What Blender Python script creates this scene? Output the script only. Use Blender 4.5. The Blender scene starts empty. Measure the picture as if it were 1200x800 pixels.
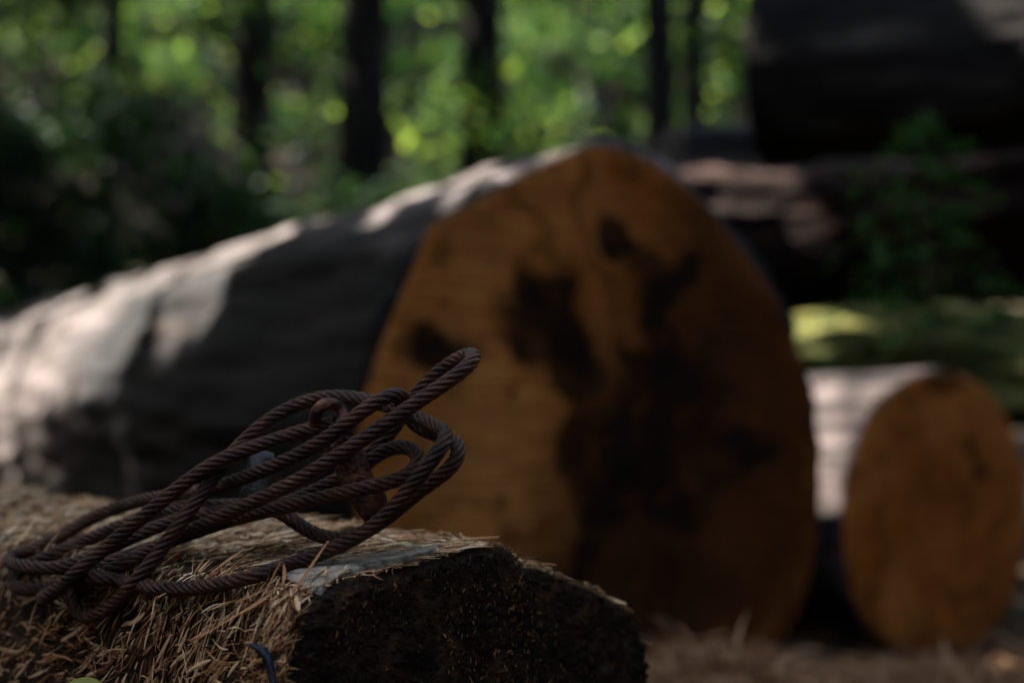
import bpy, math, random
import numpy as np
from mathutils import Vector, noise as mnoise
from mathutils.bvhtree import BVHTree

random.seed(7)
RNG = np.random.default_rng(7)
R = math.radians
scene = bpy.context.scene
COL = scene.collection

# ------------------------------------------------------------------ camera
PITCH = 1.375                      # degrees above the horizon
FPX = 1200 * 50 / 36.0             # focal length in photo pixels
CAM_Z = 0.60
cam = bpy.data.cameras.new('camera')
cam.lens = 50.0; cam.sensor_width = 36.0
cam.clip_start = 0.05; cam.clip_end = 500
cam.dof.use_dof = True
cam.dof.focus_distance = 1.15
cam.dof.aperture_fstop = 2.3
cam_ob = bpy.data.objects.new('camera', cam)
COL.objects.link(cam_ob)
cam_ob.location = (0, 0, CAM_Z)
cam_ob.rotation_euler = (R(90 + PITCH), 0, 0)
scene.camera = cam_ob

# ------------------------------------------------------------------ sky, sun, exposure
SUN_EL, SUN_DIR = 52.0, Vector((-0.96, 0.28, 0)).normalized()
world = bpy.data.worlds.new('World'); scene.world = world
world.use_nodes = True
wt = world.node_tree; wt.nodes.clear()
sky = wt.nodes.new('ShaderNodeTexSky'); sky.sky_type = 'NISHITA'; sky.sun_disc = False
sky.sun_elevation = R(SUN_EL); sky.dust_density = 2.5
sky.sun_rotation = math.atan2(SUN_DIR.x, SUN_DIR.y)
bg = wt.nodes.new('ShaderNodeBackground'); bg.inputs['Strength'].default_value = 0.11
wo = wt.nodes.new('ShaderNodeOutputWorld')
wt.links.new(sky.outputs[0], bg.inputs['Color']); wt.links.new(bg.outputs[0], wo.inputs['Surface'])
SUN = Vector((SUN_DIR.x * math.cos(R(SUN_EL)), SUN_DIR.y * math.cos(R(SUN_EL)), math.sin(R(SUN_EL))))
sl = bpy.data.lights.new('sun', 'SUN'); sl.energy = 5.0; sl.angle = R(0.55); sl.color = (1.0, 0.95, 0.88)
sun_ob = bpy.data.objects.new('sun', sl); COL.objects.link(sun_ob)
sun_ob.location = (-6, 2, 9)
sun_ob.rotation_euler = SUN.to_track_quat('Z', 'Y').to_euler()
scene.view_settings.view_transform = 'Standard'
scene.view_settings.look = 'None'
scene.view_settings.gamma = 1.0
scene.view_settings.use_curve_mapping = False
scene.view_settings.exposure = 3.1
scene.cycles.use_denoising = True
scene.cycles.max_bounces = 6
scene.cycles.diffuse_bounces = 3
scene.cycles.transmission_bounces = 4
scene.cycles.caustics_reflective = False
scene.cycles.caustics_refractive = False

# ------------------------------------------------------------------ helpers
SP, CP = math.sin(R(PITCH)), math.cos(R(PITCH))
CAMP = Vector((0, 0, CAM_Z))
def ray(px, py):
    "world direction through a photo pixel, scaled so that its y is 1"
    v = Vector(((px - 600) / FPX, CP + (px * 0) - SP * (400 - py) / FPX, SP + CP * (400 - py) / FPX))
    return v / v.y
def at(px, py, d):
    return CAMP + ray(px, py) * d

def mesh_obj(name, verts, faces, mat, parent=None, smooth=True, loc=None):
    me = bpy.data.meshes.new(name)
    if loc is None:
        loc = parent_loc(parent)
    v = np.asarray(verts, dtype=np.float64) - np.array(loc)
    me.from_pydata(v.tolist(), [], faces if isinstance(faces, list) else faces.tolist())
    if smooth:
        me.polygons.foreach_set('use_smooth', [True] * len(me.polygons))
    me.update()
    if mat: me.materials.append(mat)
    o = bpy.data.objects.new(name, me); COL.objects.link(o)
    if parent is not None: o.parent = parent
    else: o.location = loc
    return o
def parent_loc(p):
    l = Vector((0, 0, 0))
    while p is not None:
        l += p.location; p = p.parent
    return l
def thing(name, loc, label, cat, group=None):
    o = bpy.data.objects.new(name, None); COL.objects.link(o)
    o.empty_display_size = 0.1; o.location = loc
    return tag(o, label, cat, group)
def tag(o, label=None, cat=None, group=None, kind=None):
    if label: o['label'] = label
    if cat: o['category'] = cat
    if group: o['group'] = group
    if kind: o['kind'] = kind
    return o

def fbm(P, scale=1.0, octs=4, seed=0):
    "vectorised smooth noise from summed sines, about -1..1"
    g = np.random.default_rng(seed)
    P = np.asarray(P, float) * scale
    out = np.zeros(len(P)); amp = 1.0; tot = 0
    for o in range(octs):
        for k in range(5):
            d = g.normal(size=3); d /= np.linalg.norm(d)
            out += amp * np.sin(P @ d * (2.0 ** o) * g.uniform(1.5, 3.0) + g.uniform(0, 6.28)) / 2.4
        tot += amp; amp *= 0.55
    return out / tot * 1.2

# ------------------------------------------------------------------ materials
def mat(name, cols, scale=8.0, rough=0.8, bump=0.0, bscale=None, stretch=None, metallic=0.0,
        detail=6.0, rmin=0.3, rmax=0.7, spec=0.1, island=0.0, attr=None):
    m = bpy.data.materials.new(name); m.use_nodes = True
    nt = m.node_tree; N = nt.nodes; L = nt.links
    b = N['Principled BSDF']
    b.inputs['Roughness'].default_value = rough
    b.inputs['Metallic'].default_value = metallic
    b.inputs['Specular IOR Level'].default_value = spec
    tc = N.new('ShaderNodeTexCoord'); mp = N.new('ShaderNodeMapping')
    L.new(tc.outputs['Object'], mp.inputs['Vector'])
    if stretch: mp.inputs['Scale'].default_value = stretch
    if attr:
        at_ = N.new('ShaderNodeAttribute'); at_.attribute_name = attr
        L.new(at_.outputs['Vector'], mp.inputs['Vector'])
    no = N.new('ShaderNodeTexNoise'); no.inputs['Scale'].default_value = scale
    no.inputs['Detail'].default_value = detail; no.inputs['Roughness'].default_value = 0.62
    L.new(mp.outputs[0], no.inputs['Vector'])
    cr = N.new('ShaderNodeValToRGB')
    els = cr.color_ramp.elements
    n = len(cols)
    for i, c in enumerate(cols):
        p = rmin + (rmax - rmin) * i / max(1, n - 1)
        e = els[i] if i < 2 else els.new(p)
        e.position = p; e.color = (*c, 1)
    fac = no.outputs['Fac']
    if island > 0:
        ge = N.new('ShaderNodeNewGeometry')
        mx = N.new('ShaderNodeMix'); mx.data_type = 'FLOAT'; mx.inputs[0].default_value = island
        L.new(fac, mx.inputs[2]); L.new(ge.outputs['Random Per Island'], mx.inputs[3]); fac = mx.outputs[0]
    L.new(fac, cr.inputs['Fac'])
    L.new(cr.outputs['Color'], b.inputs['Base Color'])
    if bump > 0:
        n2 = N.new('ShaderNodeTexNoise'); n2.inputs['Scale'].default_value = bscale or scale * 3
        n2.inputs['Detail'].default_value = 8.0
        L.new(mp.outputs[0], n2.inputs['Vector'])
        bp = N.new('ShaderNodeBump'); bp.inputs['Strength'].default_value = min(1.0, bump)
        bp.inputs['Distance'].default_value = 0.02
        L.new(n2.outputs['Fac'], bp.inputs['Height']); L.new(bp.outputs[0], b.inputs['Normal'])
    m['cr'] = cr.name
    return m

def big_bark_mat():
    "near-black furrowed bark, scraped pale crest; sunlight on crest and far end painted in paler"
    m = mat('scraped_sun_painted_bark', [(0.0022, 0.0018, 0.0016), (0.0042, 0.0034, 0.003), (0.009, 0.0056, 0.004), (0.055, 0.027, 0.012)],
            scale=4.5, rough=0.85, bump=1.0, bscale=24, rmin=0.36, rmax=0.74, attr='bark_co', spec=0.15)
    nt = m.node_tree; N = nt.nodes; L = nt.links
    b = N['Principled BSDF']; dark = b.inputs['Base Color'].links[0].from_socket
    at_ = next(n for n in N if n.type == 'ATTRIBUTE')
    sx = N.new('ShaderNodeSeparateXYZ'); L.new(at_.outputs['Vector'], sx.inputs[0])
    def noise(scale, det, rgh):
        n = N.new('ShaderNodeTexNoise'); n.inputs['Scale'].default_value = scale; n.inputs['Detail'].default_value = det
        n.inputs['Roughness'].default_value = rgh; L.new(at_.outputs['Vector'], n.inputs['Vector']); return n.outputs['Fac']
    def math_(op, a, c):
        n = N.new('ShaderNodeMath'); n.operation = op
        for sock, v in zip(n.inputs, (a, c)):
            if isinstance(v, (int, float)): sock.default_value = v
            else: L.new(v, sock)
        return n.outputs[0]
    def step(v, lo, hi):
        n = N.new('ShaderNodeMapRange'); n.interpolation_type = 'SMOOTHSTEP'
        n.inputs['From Min'].default_value = lo; n.inputs['From Max'].default_value = hi; L.new(v, n.inputs['Value']); return n.outputs[0]
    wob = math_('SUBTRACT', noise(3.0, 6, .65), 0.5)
    far = step(math_('ADD', sx.outputs['Z'], math_('MULTIPLY', wob, 0.5)), 0.36, 0.52)  # far end lightened in the colour, standing in for its sun patch
    crest = step(math_('ADD', sx.outputs['Y'], math_('MULTIPLY', wob, 0.7)), 0.30, 0.46)  # scraped pale wood on top, also brightened as if sunlit
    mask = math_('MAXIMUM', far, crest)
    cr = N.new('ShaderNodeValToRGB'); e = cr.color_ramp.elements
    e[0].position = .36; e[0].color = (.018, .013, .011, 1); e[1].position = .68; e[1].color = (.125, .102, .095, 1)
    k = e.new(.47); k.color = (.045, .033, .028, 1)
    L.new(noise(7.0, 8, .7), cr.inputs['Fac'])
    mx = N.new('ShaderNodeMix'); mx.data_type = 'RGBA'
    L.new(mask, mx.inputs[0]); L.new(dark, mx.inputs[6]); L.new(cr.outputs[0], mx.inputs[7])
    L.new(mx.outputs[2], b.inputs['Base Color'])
    return m

def leaf_mat(name, c0, c1, c2, trans=0.45, gloss=0.12, mid=0.6):
    m = bpy.data.materials.new(name); m.use_nodes = True
    nt = m.node_tree; N = nt.nodes; L = nt.links
    b = N['Principled BSDF']; out = N['Material Output']
    b.inputs['Roughness'].default_value = 0.55
    b.inputs['Specular IOR Level'].default_value = gloss
    ge = N.new('ShaderNodeNewGeometry')
    cr = N.new('ShaderNodeValToRGB'); e = cr.color_ramp.elements
    e[0].position = 0.0; e[0].color = (*c0, 1); e[1].position = 1.0; e[1].color = (*c2, 1)
    k = e.new(mid); k.color = (*c1, 1)
    L.new(ge.outputs['Random Per Island'], cr.inputs['Fac'])
    L.new(cr.outputs['Color'], b.inputs['Base Color'])
    tr = N.new('ShaderNodeBsdfTranslucent')
    hs = N.new('ShaderNodeHueSaturation'); hs.inputs['Saturation'].default_value = 1.15
    hs.inputs['Value'].default_value = 1.5; hs.inputs['Hue'].default_value = 0.485
    L.new(cr.outputs['Color'], hs.inputs['Color']); L.new(hs.outputs[0], tr.inputs['Color'])
    mx = N.new('ShaderNodeMixShader'); mx.inputs[0].default_value = trans
    L.new(b.outputs[0], mx.inputs[1]); L.new(tr.outputs[0], mx.inputs[2]); L.new(mx.outputs[0], out.inputs['Surface'])
    return m

M = {}
M['bark'] = mat('weathered_bark', [(0.0035, 0.0028, 0.0024), (0.007, 0.0057, 0.005), (0.022, 0.012, 0.0065), (0.085, 0.069, 0.063), (0.19, 0.155, 0.145), (0.09, 0.06, 0.045)],
                scale=4.5, rough=0.8, bump=1.0, bscale=24, rmin=0.43, rmax=0.72, attr='bark_co', spec=0.2)
M['bark_pale'] = mat('pale_stripped_bark', [(0.006, 0.0045, 0.004), (0.025, 0.019, 0.017), (0.10, 0.075, 0.069)],
                scale=7.0, rough=0.85, bump=0.8, bscale=26, rmin=0.36, rmax=0.6, attr='bark_co')
M['bark_brown'] = mat('red_brown_bark', [(0.007, 0.0035, 0.0024), (0.020, 0.009, 0.006), (0.17, 0.11, 0.09)],
                      scale=11.0, rough=0.85, bump=1.0, bscale=30, rmin=.40, rmax=.70, attr='bark_co')
M['bark_dark'] = mat('dark_bark', [(0.005, 0.004, 0.0035), (0.014, 0.011, 0.009), (0.10, 0.082, 0.07)],
                     scale=7.0, rough=0.9, bump=0.9, bscale=26, rmin=.38, rmax=.78, attr='bark_co')
M['trunk'] = mat('forest_trunk_bark', [(0.006, 0.005, 0.004), (0.014, 0.012, 0.010), (0.03, 0.025, 0.02)],
                 scale=7.0, rough=0.9, bump=0.7, bscale=16, stretch=(1, 1, 0.3))
M['moss'] = mat('mossy_bark', [(0.02, 0.022, 0.01), (0.06, 0.065, 0.018), (0.13, 0.12, 0.035), (0.05, 0.035, 0.02)],
                scale=9.0, rough=0.95, bump=1.0, bscale=40)
M['soil'] = mat('forest_floor', [(0.012, 0.009, 0.006), (0.03, 0.021, 0.013), (0.07, 0.05, 0.03)],
                scale=4.0, rough=0.95, bump=0.8, bscale=30)
M['charred'] = mat('dirty_end_grain', [(0.007, 0.0042, 0.0028), (0.026, 0.014, 0.0075), (0.085, 0.042, 0.018)],
                   scale=28.0, rough=0.95, bump=1.0, bscale=90, rmin=0.35, rmax=0.75)
M['fgbark'] = mat('torn_bark', [(0.014, 0.009, 0.006), (0.035, 0.022, 0.014), (0.07, 0.045, 0.028)],
                  scale=25.0, rough=0.95, bump=0.9, bscale=120)
M['fibre'] = mat('shredded_fibre', [(0.025, 0.010, 0.004), (0.15, 0.060, 0.022), (0.38, 0.175, 0.075), (0.62, 0.385, 0.20)],
                 scale=14.0, rough=0.8, rmin=0.18, rmax=0.78, island=0.75)
M['fibre_grey'] = mat('grey_shredded_fibre', [(0.03, 0.014, 0.006), (0.20, 0.102, 0.044), (0.52, 0.325, 0.17), (0.80, 0.61, 0.39)],
                      scale=14.0, rough=0.75, rmin=0.2, rmax=0.72, island=0.75)
M['litter'] = mat('straw_litter', [(0.02, 0.008, 0.004), (0.10, 0.042, 0.018), (0.25, 0.115, 0.052), (0.48, 0.29, 0.16)],
                  scale=5.0, rough=0.85, rmin=0.15, rmax=0.9, island=0.7)
M['scrape'] = mat('bare_pale_wood', [(0.06, 0.045, 0.03), (0.27, 0.225, 0.17), (0.42, 0.37, 0.30)],
                  scale=55.0, rough=0.7, bump=0.5, bscale=160, spec=0.2)
M['sawdust'] = mat('sawdust_flakes', [(0.01, 0.005, 0.003), (0.05, 0.023, 0.010), (0.14, 0.066, 0.026), (0.34, 0.18, 0.08)],
                   scale=30.0, rough=0.9, rmin=0.1, rmax=0.95, island=0.85)
M['rope'] = mat('rusty_steel_wire', [(0.010, 0.0034, 0.002), (0.034, 0.0112, 0.006), (0.068, 0.023, 0.012), (0.11, 0.048, 0.028)],
                scale=38.0, rough=0.34, bump=0.4, bscale=700, metallic=0.1, spec=0.3, rmin=0.3, rmax=0.72, detail=9)
M['steel'] = mat('worn_grey_steel', [(0.05, 0.045, 0.045), (0.13, 0.125, 0.125), (0.2, 0.19, 0.19)],
                 scale=90.0, rough=0.65, bump=0.3, bscale=300, metallic=0.1)
M['rust'] = mat('rusty_plate', [(0.035, 0.02, 0.017), (0.09, 0.04, 0.03), (0.22, 0.09, 0.055)],
                scale=70.0, rough=0.6, bump=0.4, bscale=260, metallic=0.3, rmin=0.35, rmax=0.68)
M['blue'] = mat('blue_plastic', [(0.006, 0.008, 0.012), (0.014, 0.018, 0.026), (0.05, 0.06, 0.08)], scale=60, rough=0.45, bump=0.2)
M['yleaf'] = leaf_mat('yellow_green_leaf', (0.22, 0.22, 0.05), (0.28, 0.28, 0.07), (0.34, 0.32, 0.1), 0.3)
M['leaf'] = leaf_mat('beech_leaf', (0.025, 0.06, 0.018), (0.05, 0.10, 0.025), (0.10, 0.15, 0.035))
M['leaf_far'] = leaf_mat('woodland_leaf', (0.007, 0.021, 0.007), (0.022, 0.050, 0.012), (0.17, 0.25, 0.06), mid=0.78)
M['leaf_dark'] = leaf_mat('deep_green_leaf', (0.010, 0.026, 0.010), (0.016, 0.040, 0.013), (0.03, 0.06, 0.018), 0.25)
M['leaf_sap'] = leaf_mat('sapling_leaf', (0.02, 0.065, 0.018), (0.032, 0.09, 0.022), (0.055, 0.12, 0.03), 0.4)
M['dry'] = leaf_mat('dry_yellow_leaf', (0.16, 0.12, 0.04), (0.24, 0.19, 0.07), (0.30, 0.26, 0.12), 0.35)
M['stem'] = mat('green_brown_stem', [(0.04, 0.04, 0.02), (0.08, 0.08, 0.03)], scale=20)

def sawn_face_mat(name, blobs, base, heart, pith=(0, 0, 0), heart_pos=None, pale=()):
    """sawn end grain: honey wood, faint growth rings, darker wet heartwood and rot stains.
    blobs are (x, y, z, rx, rz, tilt, strength) in object coordinates of the face (u, n, z)."""
    m = bpy.data.materials.new(name); m.use_nodes = True
    nt = m.node_tree; N = nt.nodes; L = nt.links
    b = N['Principled BSDF']; b.inputs['Roughness'].default_value = 0.85; b.inputs['Specular IOR Level'].default_value = 0.06
    uv = N.new('ShaderNodeUVMap'); uv.uv_map = 'face'
    ns = N.new('ShaderNodeTexNoise'); ns.inputs['Scale'].default_value = 5.0; ns.inputs['Detail'].default_value = 6
    L.new(uv.outputs[0], ns.inputs['Vector'])
    # distorted coordinate
    sub = N.new('ShaderNodeVectorMath'); sub.operation = 'SUBTRACT'; sub.inputs[1].default_value = (0.5, 0.5, 0.5)
    L.new(ns.outputs['Color'], sub.inputs[0])
    sc = N.new('ShaderNodeVectorMath'); sc.operation = 'SCALE'; sc.inputs['Scale'].default_value = 0.34
    L.new(sub.outputs[0], sc.inputs[0])
    ad = N.new('ShaderNodeVectorMath'); ad.operation = 'ADD'
    L.new(uv.outputs[0], ad.inputs[0]); L.new(sc.outputs[0], ad.inputs[1])
    def blob(cx, cy, rx, ry, tilt, soft=0.5):
        mp = N.new('ShaderNodeMapping'); mp.vector_type = 'TEXTURE'
        mp.inputs['Location'].default_value = (cx, cy, 0)
        mp.inputs['Rotation'].default_value = (0, 0, R(tilt))
        mp.inputs['Scale'].default_value = (rx, ry, 1)
        L.new(ad.outputs[0], mp.inputs['Vector'])
        le = N.new('ShaderNodeVectorMath'); le.operation = 'LENGTH'; L.new(mp.outputs[0], le.inputs[0])
        mr = N.new('ShaderNodeMapRange'); mr.interpolation_type = 'SMOOTHSTEP'
        mr.inputs['From Min'].default_value = 1.0 + soft; mr.inputs['From Max'].default_value = 1.0 - soft
        L.new(le.outputs['Value'], mr.inputs['Value'])
        return mr.outputs[0]
    def mixc(fac, a, c):
        mx = N.new('ShaderNodeMix'); mx.data_type = 'RGBA'
        if isinstance(fac, float): mx.inputs[0].default_value = fac
        else: L.new(fac, mx.inputs[0])
        for sock, val in ((mx.inputs[6], a), (mx.inputs[7], c)):
            if isinstance(val, tuple): sock.default_value = (*val, 1)
            else: L.new(val, sock)
        return mx.outputs[2]
    n3 = N.new('ShaderNodeTexNoise'); n3.inputs['Scale'].default_value = 4.2; n3.inputs['Detail'].default_value = 9
    n3.inputs['Roughness'].default_value = 0.72
    L.new(uv.outputs[0], n3.inputs['Vector'])
    cr = N.new('ShaderNodeValToRGB'); e = cr.color_ramp.elements
    e[0].position = 0.38; e[0].color = (*[c * 0.38 for c in base], 1); e[1].position = 0.62; e[1].color = (base[0] * 1.3, base[1] * 1.42, base[2] * 1.7, 1)
    k_ = e.new(0.48); k_.color = (*[c * 0.85 for c in base], 1)
    L.new(n3.outputs['Fac'], cr.inputs['Fac'])
    col = cr.outputs[0]
    # growth rings about the pith
    pm = N.new('ShaderNodeMapping'); pm.vector_type = 'TEXTURE'; pm.inputs['Location'].default_value = pith
    L.new(ad.outputs[0], pm.inputs['Vector'])
    wv = N.new('ShaderNodeTexWave'); wv.wave_type = 'RINGS'; wv.rings_direction = 'Z'
    wv.inputs['Scale'].default_value = 14; wv.inputs['Distortion'].default_value = 1.5; wv.inputs['Detail'].default_value = 3
    L.new(pm.outputs[0], wv.inputs['Vector'])
    mm = N.new('ShaderNodeMath'); mm.operation = 'MULTIPLY'; mm.inputs[1].default_value = 0.28; L.new(wv.outputs['Fac'], mm.inputs[0])
    col = mixc(mm.outputs[0], col, tuple(c * 0.45 for c in base))
    for hp in pale:
        f = blob(*hp[:5], soft=0.8)
        k = N.new('ShaderNodeMath'); k.operation = 'MULTIPLY'; k.inputs[1].default_value = hp[5]; L.new(f, k.inputs[0])
        col = mixc(k.outputs[0], col, (0.46, 0.185, 0.05))
    if heart_pos:
        for hp in heart_pos:
            f = blob(*hp[:5], soft=0.55)
            k = N.new('ShaderNodeMath'); k.operation = 'MULTIPLY'; k.inputs[1].default_value = hp[5]; L.new(f, k.inputs[0])
            col = mixc(k.outputs[0], col, heart)
    for bl in blobs:
        f = blob(*bl[:5], soft=0.42)
        k = N.new('ShaderNodeMath'); k.operation = 'MULTIPLY'; k.inputs[1].default_value = bl[5]; L.new(f, k.inputs[0])
        col = mixc(k.outputs[0], col, (0.007, 0.0036, 0.0022))
    fr = N.new('ShaderNodeTexNoise'); fr.inputs['Scale'].default_value = 13.0; fr.inputs['Detail'].default_value = 5
    L.new(uv.outputs[0], fr.inputs['Vector'])
    fm = N.new('ShaderNodeMapRange'); fm.inputs['From Min'].default_value = 0.56; fm.inputs['From Max'].default_value = 0.70; fm.inputs['To Max'].default_value = 0.75
    L.new(fr.outputs['Fac'], fm.inputs['Value'])
    col = mixc(fm.outputs[0], col, tuple(c * 0.22 for c in base))
    # radial drying checks from the pith
    sx = N.new('ShaderNodeSeparateXYZ'); L.new(pm.outputs[0], sx.inputs[0])
    an = N.new('ShaderNodeMath'); an.operation = 'ARCTAN2'; L.new(sx.outputs['Y'], an.inputs[0]); L.new(sx.outputs['X'], an.inputs[1])
    cn = N.new('ShaderNodeTexNoise'); cn.noise_dimensions = '1D'; cn.inputs['Scale'].default_value = 7.0; cn.inputs['Detail'].default_value = 4
    L.new(an.outputs[0], cn.inputs['W'])
    ck = N.new('ShaderNodeMapRange'); ck.inputs['From Min'].default_value = 0.60; ck.inputs['From Max'].default_value = 0.72
    ck.inputs['To Max'].default_value = 0.55
    L.new(cn.outputs['Fac'], ck.inputs['Value'])
    col = mixc(ck.outputs[0], col, tuple(c * 0.3 for c in base))
    L.new(col, b.inputs['Base Color'])
    # saw marks
    sm = N.new('ShaderNodeMapping'); sm.inputs['Scale'].default_value = (4, 60, 1); sm.inputs['Rotation'].default_value = (0, 0, R(28))
    L.new(uv.outputs[0], sm.inputs['Vector'])
    sn = N.new('ShaderNodeTexNoise'); sn.inputs['Scale'].default_value = 2.0; sn.inputs['Detail'].default_value = 6
    L.new(sm.outputs[0], sn.inputs['Vector'])
    bp = N.new('ShaderNodeBump'); bp.inputs['Strength'].default_value = 0.5; bp.inputs['Distance'].default_value = 0.02
    L.new(sn.outputs['Fac'], bp.inputs['Height']); L.new(bp.outputs[0], b.inputs['Normal'])
    return m

# ------------------------------------------------------------------ ground
def gz(x, y):
    x = np.asarray(x, float); y = np.asarray(y, float)
    s = lambda a, lo, hi: np.clip((a - lo) / (hi - lo), 0, 1) ** 2 * (3 - 2 * np.clip((a - lo) / (hi - lo), 0, 1))
    z = 0.055 - 0.10 * s(x, 0.2, 1.0) * (1 - s(x, 3, 7))
    r = np.sqrt(x * x + y * y)
    z = z + 0.10 * np.clip(r - 8, 0, None) * s(r, 8, 12) * np.clip(0.5 + y / np.maximum(r, .1), 0, 1)
    z = z + 0.62 * np.clip(r - 21, 0, 32) * s(r, 21, 30)
    z = z + 0.02 * np.sin(x * 2.1 + 0.7) * np.sin(y * 1.7) + s(r, 6, 14) * 0.25 * np.sin(x * .33 + 1) * np.sin(y * .41)
    return z
def build_ground():
    def axis(n, lim): 
        t = np.linspace(-1, 1, n); return np.sign(t) * (np.abs(t) ** 2.6) * lim
    xs = axis(150, 140.0); ys = axis(150, 140.0) + 2.5
    X, Y = np.meshgrid(xs, ys); Z = gz(X, Y)
    Z = Z + 0.012 * fbm(np.stack([X.ravel(), Y.ravel(), Z.ravel()], 1), 6, 3, 3).reshape(X.shape)
    V = np.stack([X.ravel(), Y.ravel(), Z.ravel()], 1)
    n = len(xs); i = np.arange(n - 1)
    I, J = np.meshgrid(i, i); a = (J * n + I).ravel()
    F = np.stack([a, a + 1, a + n + 1, a + n], 1)
    o = mesh_obj('forest_ground', V, F, M['soil'], loc=Vector((0, 0, 0)))
    tag(o, 'dark brown forest floor under the felled logs', kind='structure')
    return o
ground = build_ground()

# ------------------------------------------------------------------ logs
def smooth_outline(pts, n):
    "closed Catmull-Rom through pts, resampled to n points"
    P = np.asarray(pts, float); k = len(P); out = []
    for i in range(k):
        p0, p1, p2, p3 = P[i - 1], P[i], P[(i + 1) % k], P[(i + 2) % k]
        for t in np.linspace(0, 1, 24, endpoint=False):
            out.append(0.5 * ((2 * p1) + (-p0 + p2) * t + (2 * p0 - 5 * p1 + 4 * p2 - p3) * t * t + (-p0 + 3 * p1 - 3 * p2 + p3) * t ** 3))
    Q = np.array(out + [out[0]])
    s = np.r_[0, np.cumsum(np.linalg.norm(np.diff(Q, axis=0), axis=1))]
    u = np.linspace(0, s[-1], n, endpoint=False)
    return np.stack([np.interp(u, s, Q[:, 0]), np.interp(u, s, Q[:, 1])], 1)

def build_log(name, label, origin, theta, outline, length, taper, barkmat, facemat, rings=60, n=110,
              rough=0.012, face_rough=0.004, seed=0, flat_floor=None, bow=0.0, tilt=0.0, ribs=0.5, cat='log', group=None,
              tn=None):
    """origin: point on the front face plane at (w=0, z=0); theta: azimuth of the axis, left of straight ahead."""
    ax = Vector((-math.sin(theta), math.cos(theta), math.tan(tilt))).normalized()
    h = Vector((math.cos(theta), math.sin(theta), 0))
    up = Vector((0, 0, 1))
    O = smooth_outline(outline, n)
    c = O.mean(0); zmin = O[:, 1].min()
    base = origin + h * float(c[0]) + up * float(zmin)
    root = thing(name, base, label, cat, group)
    A, H, U = map(np.array, (ax, h, up)); o0 = np.array(origin)
    ts = np.r_[0, 0.012, 0.03, np.linspace(0.06, length, rings)]
    V = []
    for i, t in enumerate(ts):
        k = 1 - taper * (t / length)
        q = O.copy()
        q[:, 0] = c[0] + (q[:, 0] - c[0]) * k
        q[:, 1] = zmin + (q[:, 1] - zmin) * k
        if i == 0:
            cc = q.mean(0); q = cc + (q - cc) * 0.975
        P = o0 + np.outer(q[:, 0], H) + np.outer(q[:, 1] + bow * t * t, U) + A * t
        if i > 0:
            cc = q.mean(0); d = q - cc; d /= np.linalg.norm(d, axis=1)[:, None]
            nd = np.outer(d[:, 0], H) + np.outer(d[:, 1], U)
            # bark: ridges running along the axis plus lumps
            along = np.outer(q[:, 0], H) * 1 + np.outer(q[:, 1], U) + A * t * 0.18
            f = rough * (ribs * np.abs(fbm(along, 16, 4, seed)) * 2.2 + (1 - ribs) * fbm(along, 8, 4, seed + 1) * 1.2)
            f = f + rough * 0.6 * fbm(P, 1.6, 2, seed + 2)
            P = P + nd * f[:, None]
        V.append(P)
    V = np.concatenate(V); F = []
    m = len(ts)
    for i in range(m - 1):
        for j in range(n):
            a, b2 = i * n + j, i * n + (j + 1) % n
            F.append([a, b2, b2 + n, a + n])
    F.append([(m - 1) * n + j for j in range(n)])
    F.append([j for j in range(n)][::-1])
    bark = mesh_obj('bark', V, F, barkmat, root)
    BC = np.concatenate([np.c_[O, np.full(n, t * 0.22)] for t in ts]).astype(np.float32)
    la = bark.data.attributes.new('bark_co', 'FLOAT_VECTOR', 'POINT'); la.data.foreach_set('vector', BC.ravel())
    # sawn face
    cc = O.mean(0); FV, FUV, FF = [], [], []
    nr = 26
    for i in range(nr + 1):
        s = 0.988 * i / nr
        q = cc + (O - cc) * s
        P = o0 + np.outer(q[:, 0], H) + np.outer(q[:, 1], U)
        f = face_rough * fbm(P, 7, 4, seed + 5)
        P = P - A * (0.006 + f + face_rough)[:, None]
        if i == nr: P = P + A * 0.006
        FV.append(P); FUV.append(q)
    FV = np.concatenate(FV); FUV = np.concatenate(FUV)
    for i in range(nr):
        for j in range(n):
            a, b2 = i * n + j, i * n + (j + 1) % n
            FF.append([a, b2, b2 + n, a + n])
    face = mesh_obj('end_face', FV, FF, facemat, root)
    uvl = face.data.uv_layers.new(name='face')
    li = np.empty(len(face.data.loops), dtype=np.int32); face.data.loops.foreach_get('vertex_index', li)
    uvl.data.foreach_set('uv', FUV[li].astype(np.float32).ravel())
    return root, bark, face, (ax, h, up, o0)

def on_plane(px, py, O, nrm):
    d = ray(px, py); t = (O - CAMP).dot(nrm) / d.dot(nrm)
    return CAMP + d * t
def px_outline(pix, O, theta):
    nrm = Vector((math.sin(theta), -math.cos(theta), 0)); h = Vector((math.cos(theta), math.sin(theta), 0))
    out = []
    for px, py in pix:
        p = on_plane(px, py, O, nrm) - O
        out.append((p.dot(h), p.z))
    return out
def to_face(px, py, O, theta):
    return px_outline([(px, py)], O, theta)[0]

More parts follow.
